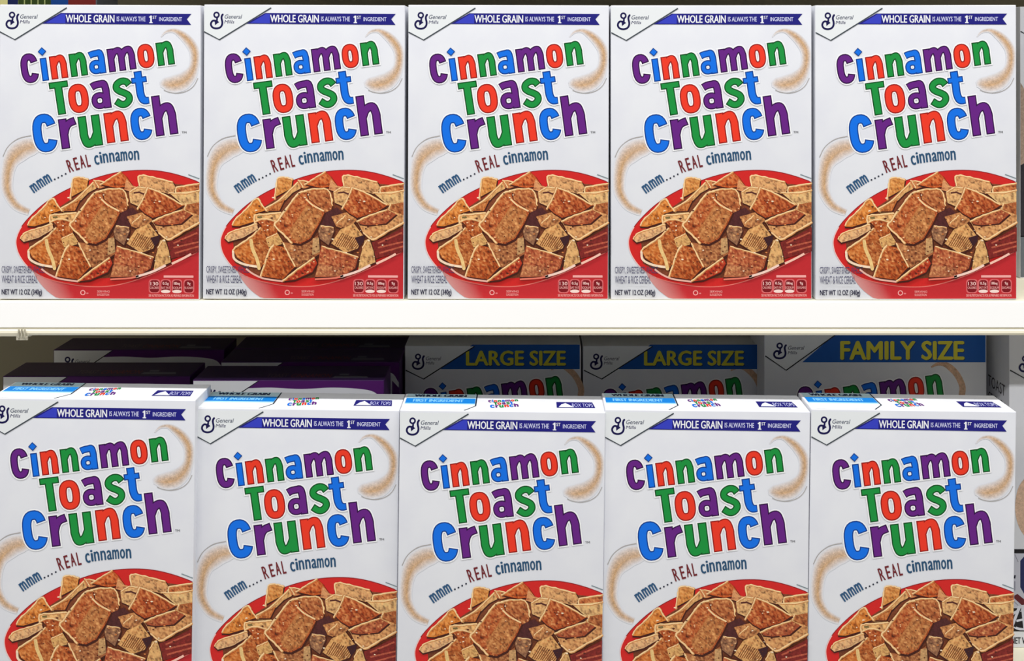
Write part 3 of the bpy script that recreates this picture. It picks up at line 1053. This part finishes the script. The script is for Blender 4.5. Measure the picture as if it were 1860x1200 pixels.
ink = Ink(T)
BLK, SIL = C(24, 22, 30), C(206, 208, 220)
ink.face([(1834, 997), (2200, 997), (2200, 1004.5), (1834, 1004.5)], BLK, 2 * EPS)
ink.face([(1834, 1004.5), (2200, 1004.5), (2200, 1104), (1834, 1104)], C(192, 194, 208), 2 * EPS)
ink.stroke([(1838, 1006), (1838, 1088), (1850, 1100)], 1.2, C(120, 122, 140), 3 * EPS)
ink.stroke([(1843, 1006), (1849, 1020)], 1.2, C(130, 130, 146), 3 * EPS)
ink.face([(1853, 1018), (1860, 1010), (2060, 1010), (2060, 1078), (1860, 1078), (1853, 1066)], C(38, 44, 92, .12), 3 * EPS)
ink.face([(1842, 1081), (1848, 1078), (1870, 1096), (1990, 1096), (1990, 1104), (1862, 1104), (1842, 1086)], C(98, 30, 42), 4 * EPS)
ink.stroke([(1843.5, 1044), (1842.5, 1050)], 3, C(30, 28, 50), 3 * EPS)
ink.stroke([(1843, 1055), (1843, 1072)], 1.6, C(120, 120, 140), 3 * EPS)
ink.face([(1834, 1104), (2200, 1104), (2200, 1146), (1834, 1146)], BLK, 2 * EPS)
ring = [(1856 + 21 * math.cos(R(20 + k * 16)), 1125 + 17 * math.sin(R(20 + k * 16))) for k in range(21)]
ink.stroke(ring, 4.5, SIL, 3 * EPS)
ink.stroke([(1839, 1138), (1852, 1100)], 6, SIL, 3.2 * EPS)
ink.stroke([(1843, 1138), (1855, 1102), (1858, 1140)], 5, BLK, 4 * EPS)
ink.stroke([(1857, 1098), (1862, 1144)], 6, SIL, 4.2 * EPS)
ink.stroke([(1846, 1127), (1860, 1124)], 4, SIL, 4.4 * EPS)
ink.build('emblem_panel', rb)
ink = Ink(T)
ink.text('NET WT', 1836.5, 1872, 1157, 1168.5, C(30, 28, 40), 3 * EPS, .02)
ink.build('net_weight_lettering', rb)
ls = Ink(lambda a, b, lift: (-(xr1 - xr0) / 2 - .00015 - lift, -Dr / 2 + .004 + a * .05, b * .06 + .215))
lay = ls
for r_, (s_, col_) in enumerate((('TOAST', C(70, 64, 74)), ('CRUNCH', C(60, 52, 70)))):
    vs_, fs_ = text_geo(s_, .02)
    i0 = len(lay.v)
    for u_, v_ in vs_:
        lay.v.append(lay.T(.5 - u_ * .8, .8 - r_ * .3 + v_ * .2, 2 * EPS))
    for f_ in fs_:
        lay.f.append(tuple(i0 + k for k in f_)); lay.c.append([col_] * len(f_))
lay.build('side_lettering', rb)


# ------------------------------------------------------------------ purple-topped boxes behind the left of the lower row
def purple_box(xa, ytop, Y, D, Wd, label):
    Xa, Zt = px(xa, ytop, Y)
    base = Z_LOW_L if xa < 300 else Z_LOW
    H = Zt - base
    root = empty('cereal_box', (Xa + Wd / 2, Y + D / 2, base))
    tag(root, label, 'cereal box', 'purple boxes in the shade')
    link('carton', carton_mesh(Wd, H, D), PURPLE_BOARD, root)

    def T(x, y, lift):      # millimetres from the front upper left corner
        return (-Wd / 2 + x / 1000, -D / 2 - .00015 - lift, H - y / 1000)
    wmm = Wd * 1000
    ink = Ink(T)
    ink.face([(.9, .9), (wmm - .9, .9), (wmm - .9, 270), (.9, 270)], PAPER_C, 0)
    ink.build('front_print', root)
    ink = Ink(T)
    wave = smooth([(56, 8.2), (80, 7.6), (110, 9.0), (140, 7.6), (166, 8.6), (184, 12), (wmm - 1, 22)], 5)
    ink.face([(67, .8), (wmm - .6, .8)] + wave[::-1], C(84, 26, 104), EPS)
    ink.face([(wmm - .6, 28), (wmm - .6, 270), (wmm - 8, 270), (wmm - 8, 20)], C(84, 26, 104), EPS)
    ink.build('wave_band', root)
    ink = Ink(T)
    ink.face([(.8, .8), (67, .8), (20, 32), (.8, 22)], C(226, 228, 232), 2 * EPS)
    ink.stroke([(.8, 22), (20, 32), (67, .8)], 1.0, C(40, 38, 50), 3 * EPS)
    draw_brand(ink, lambda u, v: (9.5 + u * 13.5, 7.5 + v * 18), 3 * EPS)
    ink.text('General', 25, 41, 11, 15.5, C(80, 80, 100), 3 * EPS, .01, 0, .25)
    ink.text('Mills', 25, 34, 17, 20.5, C(80, 80, 100), 3 * EPS, .01, 0, .25)
    ink.build('brand_badge', root)
    ink = Ink(lambda u, t, lift: ((u - .5) * Wd, D / 2 - t * D, H + .00015 + lift))
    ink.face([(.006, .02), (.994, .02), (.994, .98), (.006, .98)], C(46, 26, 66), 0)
    tp = ink.build('top_panel_print', root)
    ink = Ink(ink.T)
    ink.text('TOAST', .37, .48, .58, .82, C(88, 70, 80), EPS, .01)
    ink.text('CINNAMON', .50, .71, .58, .84, C(104, 40, 50), EPS, .01)
    ink.face([(.73, .74), (.90, .74), (.91, .86), (.72, .86)], C(96, 96, 110), EPS)
    ink.face([(.75, .58), (.80, .58), (.80, .68), (.75, .68)], C(96, 96, 110), EPS)
    ink.build('top_lettering', tp)
    return root


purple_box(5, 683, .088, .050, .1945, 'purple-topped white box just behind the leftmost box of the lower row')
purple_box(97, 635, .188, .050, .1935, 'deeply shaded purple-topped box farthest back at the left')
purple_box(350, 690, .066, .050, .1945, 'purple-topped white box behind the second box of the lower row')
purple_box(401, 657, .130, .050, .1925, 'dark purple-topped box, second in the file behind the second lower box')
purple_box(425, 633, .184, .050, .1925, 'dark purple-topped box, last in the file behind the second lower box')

# ------------------------------------------------------------------ odd boxes at the edges of the upper row
D6, Y6 = .06, .100
xa6 = px(1853, 300, Y6)[0]
o6 = empty('cereal_box', (xa6 + .097, Y6 + D6 / 2, Z_UP))
tag(o6, 'white box with dark lower half, a sliver at the right edge of the upper row', 'cereal box')
H6 = px(0, 12, Y6)[1] - Z_UP
link('carton', carton_mesh(.194, H6, D6), PAPER, o6)
T6 = world_mapper(xa6 + .097, D6, Y6, Z_UP)
ink = Ink(T6)
ink.stroke([(1853.5, 57), (1885, 74), (1975, 17)], 2.0, C(62, 66, 74), 2 * EPS)
ink.build('brand_badge', o6)
ink = Ink(T6)
edge = smooth([(1853.5, 150), (1870, 175), (1900, 200), (1960, 215), (2190, 220)], 4)
ink.face(edge + [(2190, 330), (1853.5, 330)], C(172, 150, 134, .3), EPS)
ink.face([(1853.5, 300), (1880, 285), (2190, 300), (2190, 430), (1853.5, 430)], C(46, 44, 50, .3), 2 * EPS)
ink.face([(1853.5, 428), (2190, 428), (2190, 503), (1853.5, 503)], C(98, 104, 110, .06), 2 * EPS)
ink.build('bowl_print', o6)

Yt, Dt = .072, .055
xt0, xt1 = px(-30, 3, Yt)[0], px(176, 3, Yt)[0]
ot = empty('cereal_box', ((xt0 + xt1) / 2, Yt + Dt / 2, Z_UP))
tag(ot, 'tall multicoloured box peeking above the leftmost box of the upper row', 'cereal box')
Ht = px(0, -12, Yt)[1] - Z_UP
link('carton', carton_mesh(xt1 - xt0, Ht, Dt), GREY_BOARD, ot)
ink = Ink(world_mapper((xt0 + xt1) / 2, Dt, Yt, Z_UP))
for x0, x1, col in ((-28, 14, (226, 220, 150)), (14, 33, (18, 32, 84)), (33, 92, (176, 186, 120)), (92, 124, (10, 70, 150)), (124, 174, (130, 34, 28))):
    ink.face([(x0, -10), (x1, -10), (x1, 60), (x0, 60)], C(*col), EPS)
ink.text('IIIII', 36, 90, -8, 40, C(52, 72, 20), 2 * EPS, .05)
ink.build('stripe_print', ot)
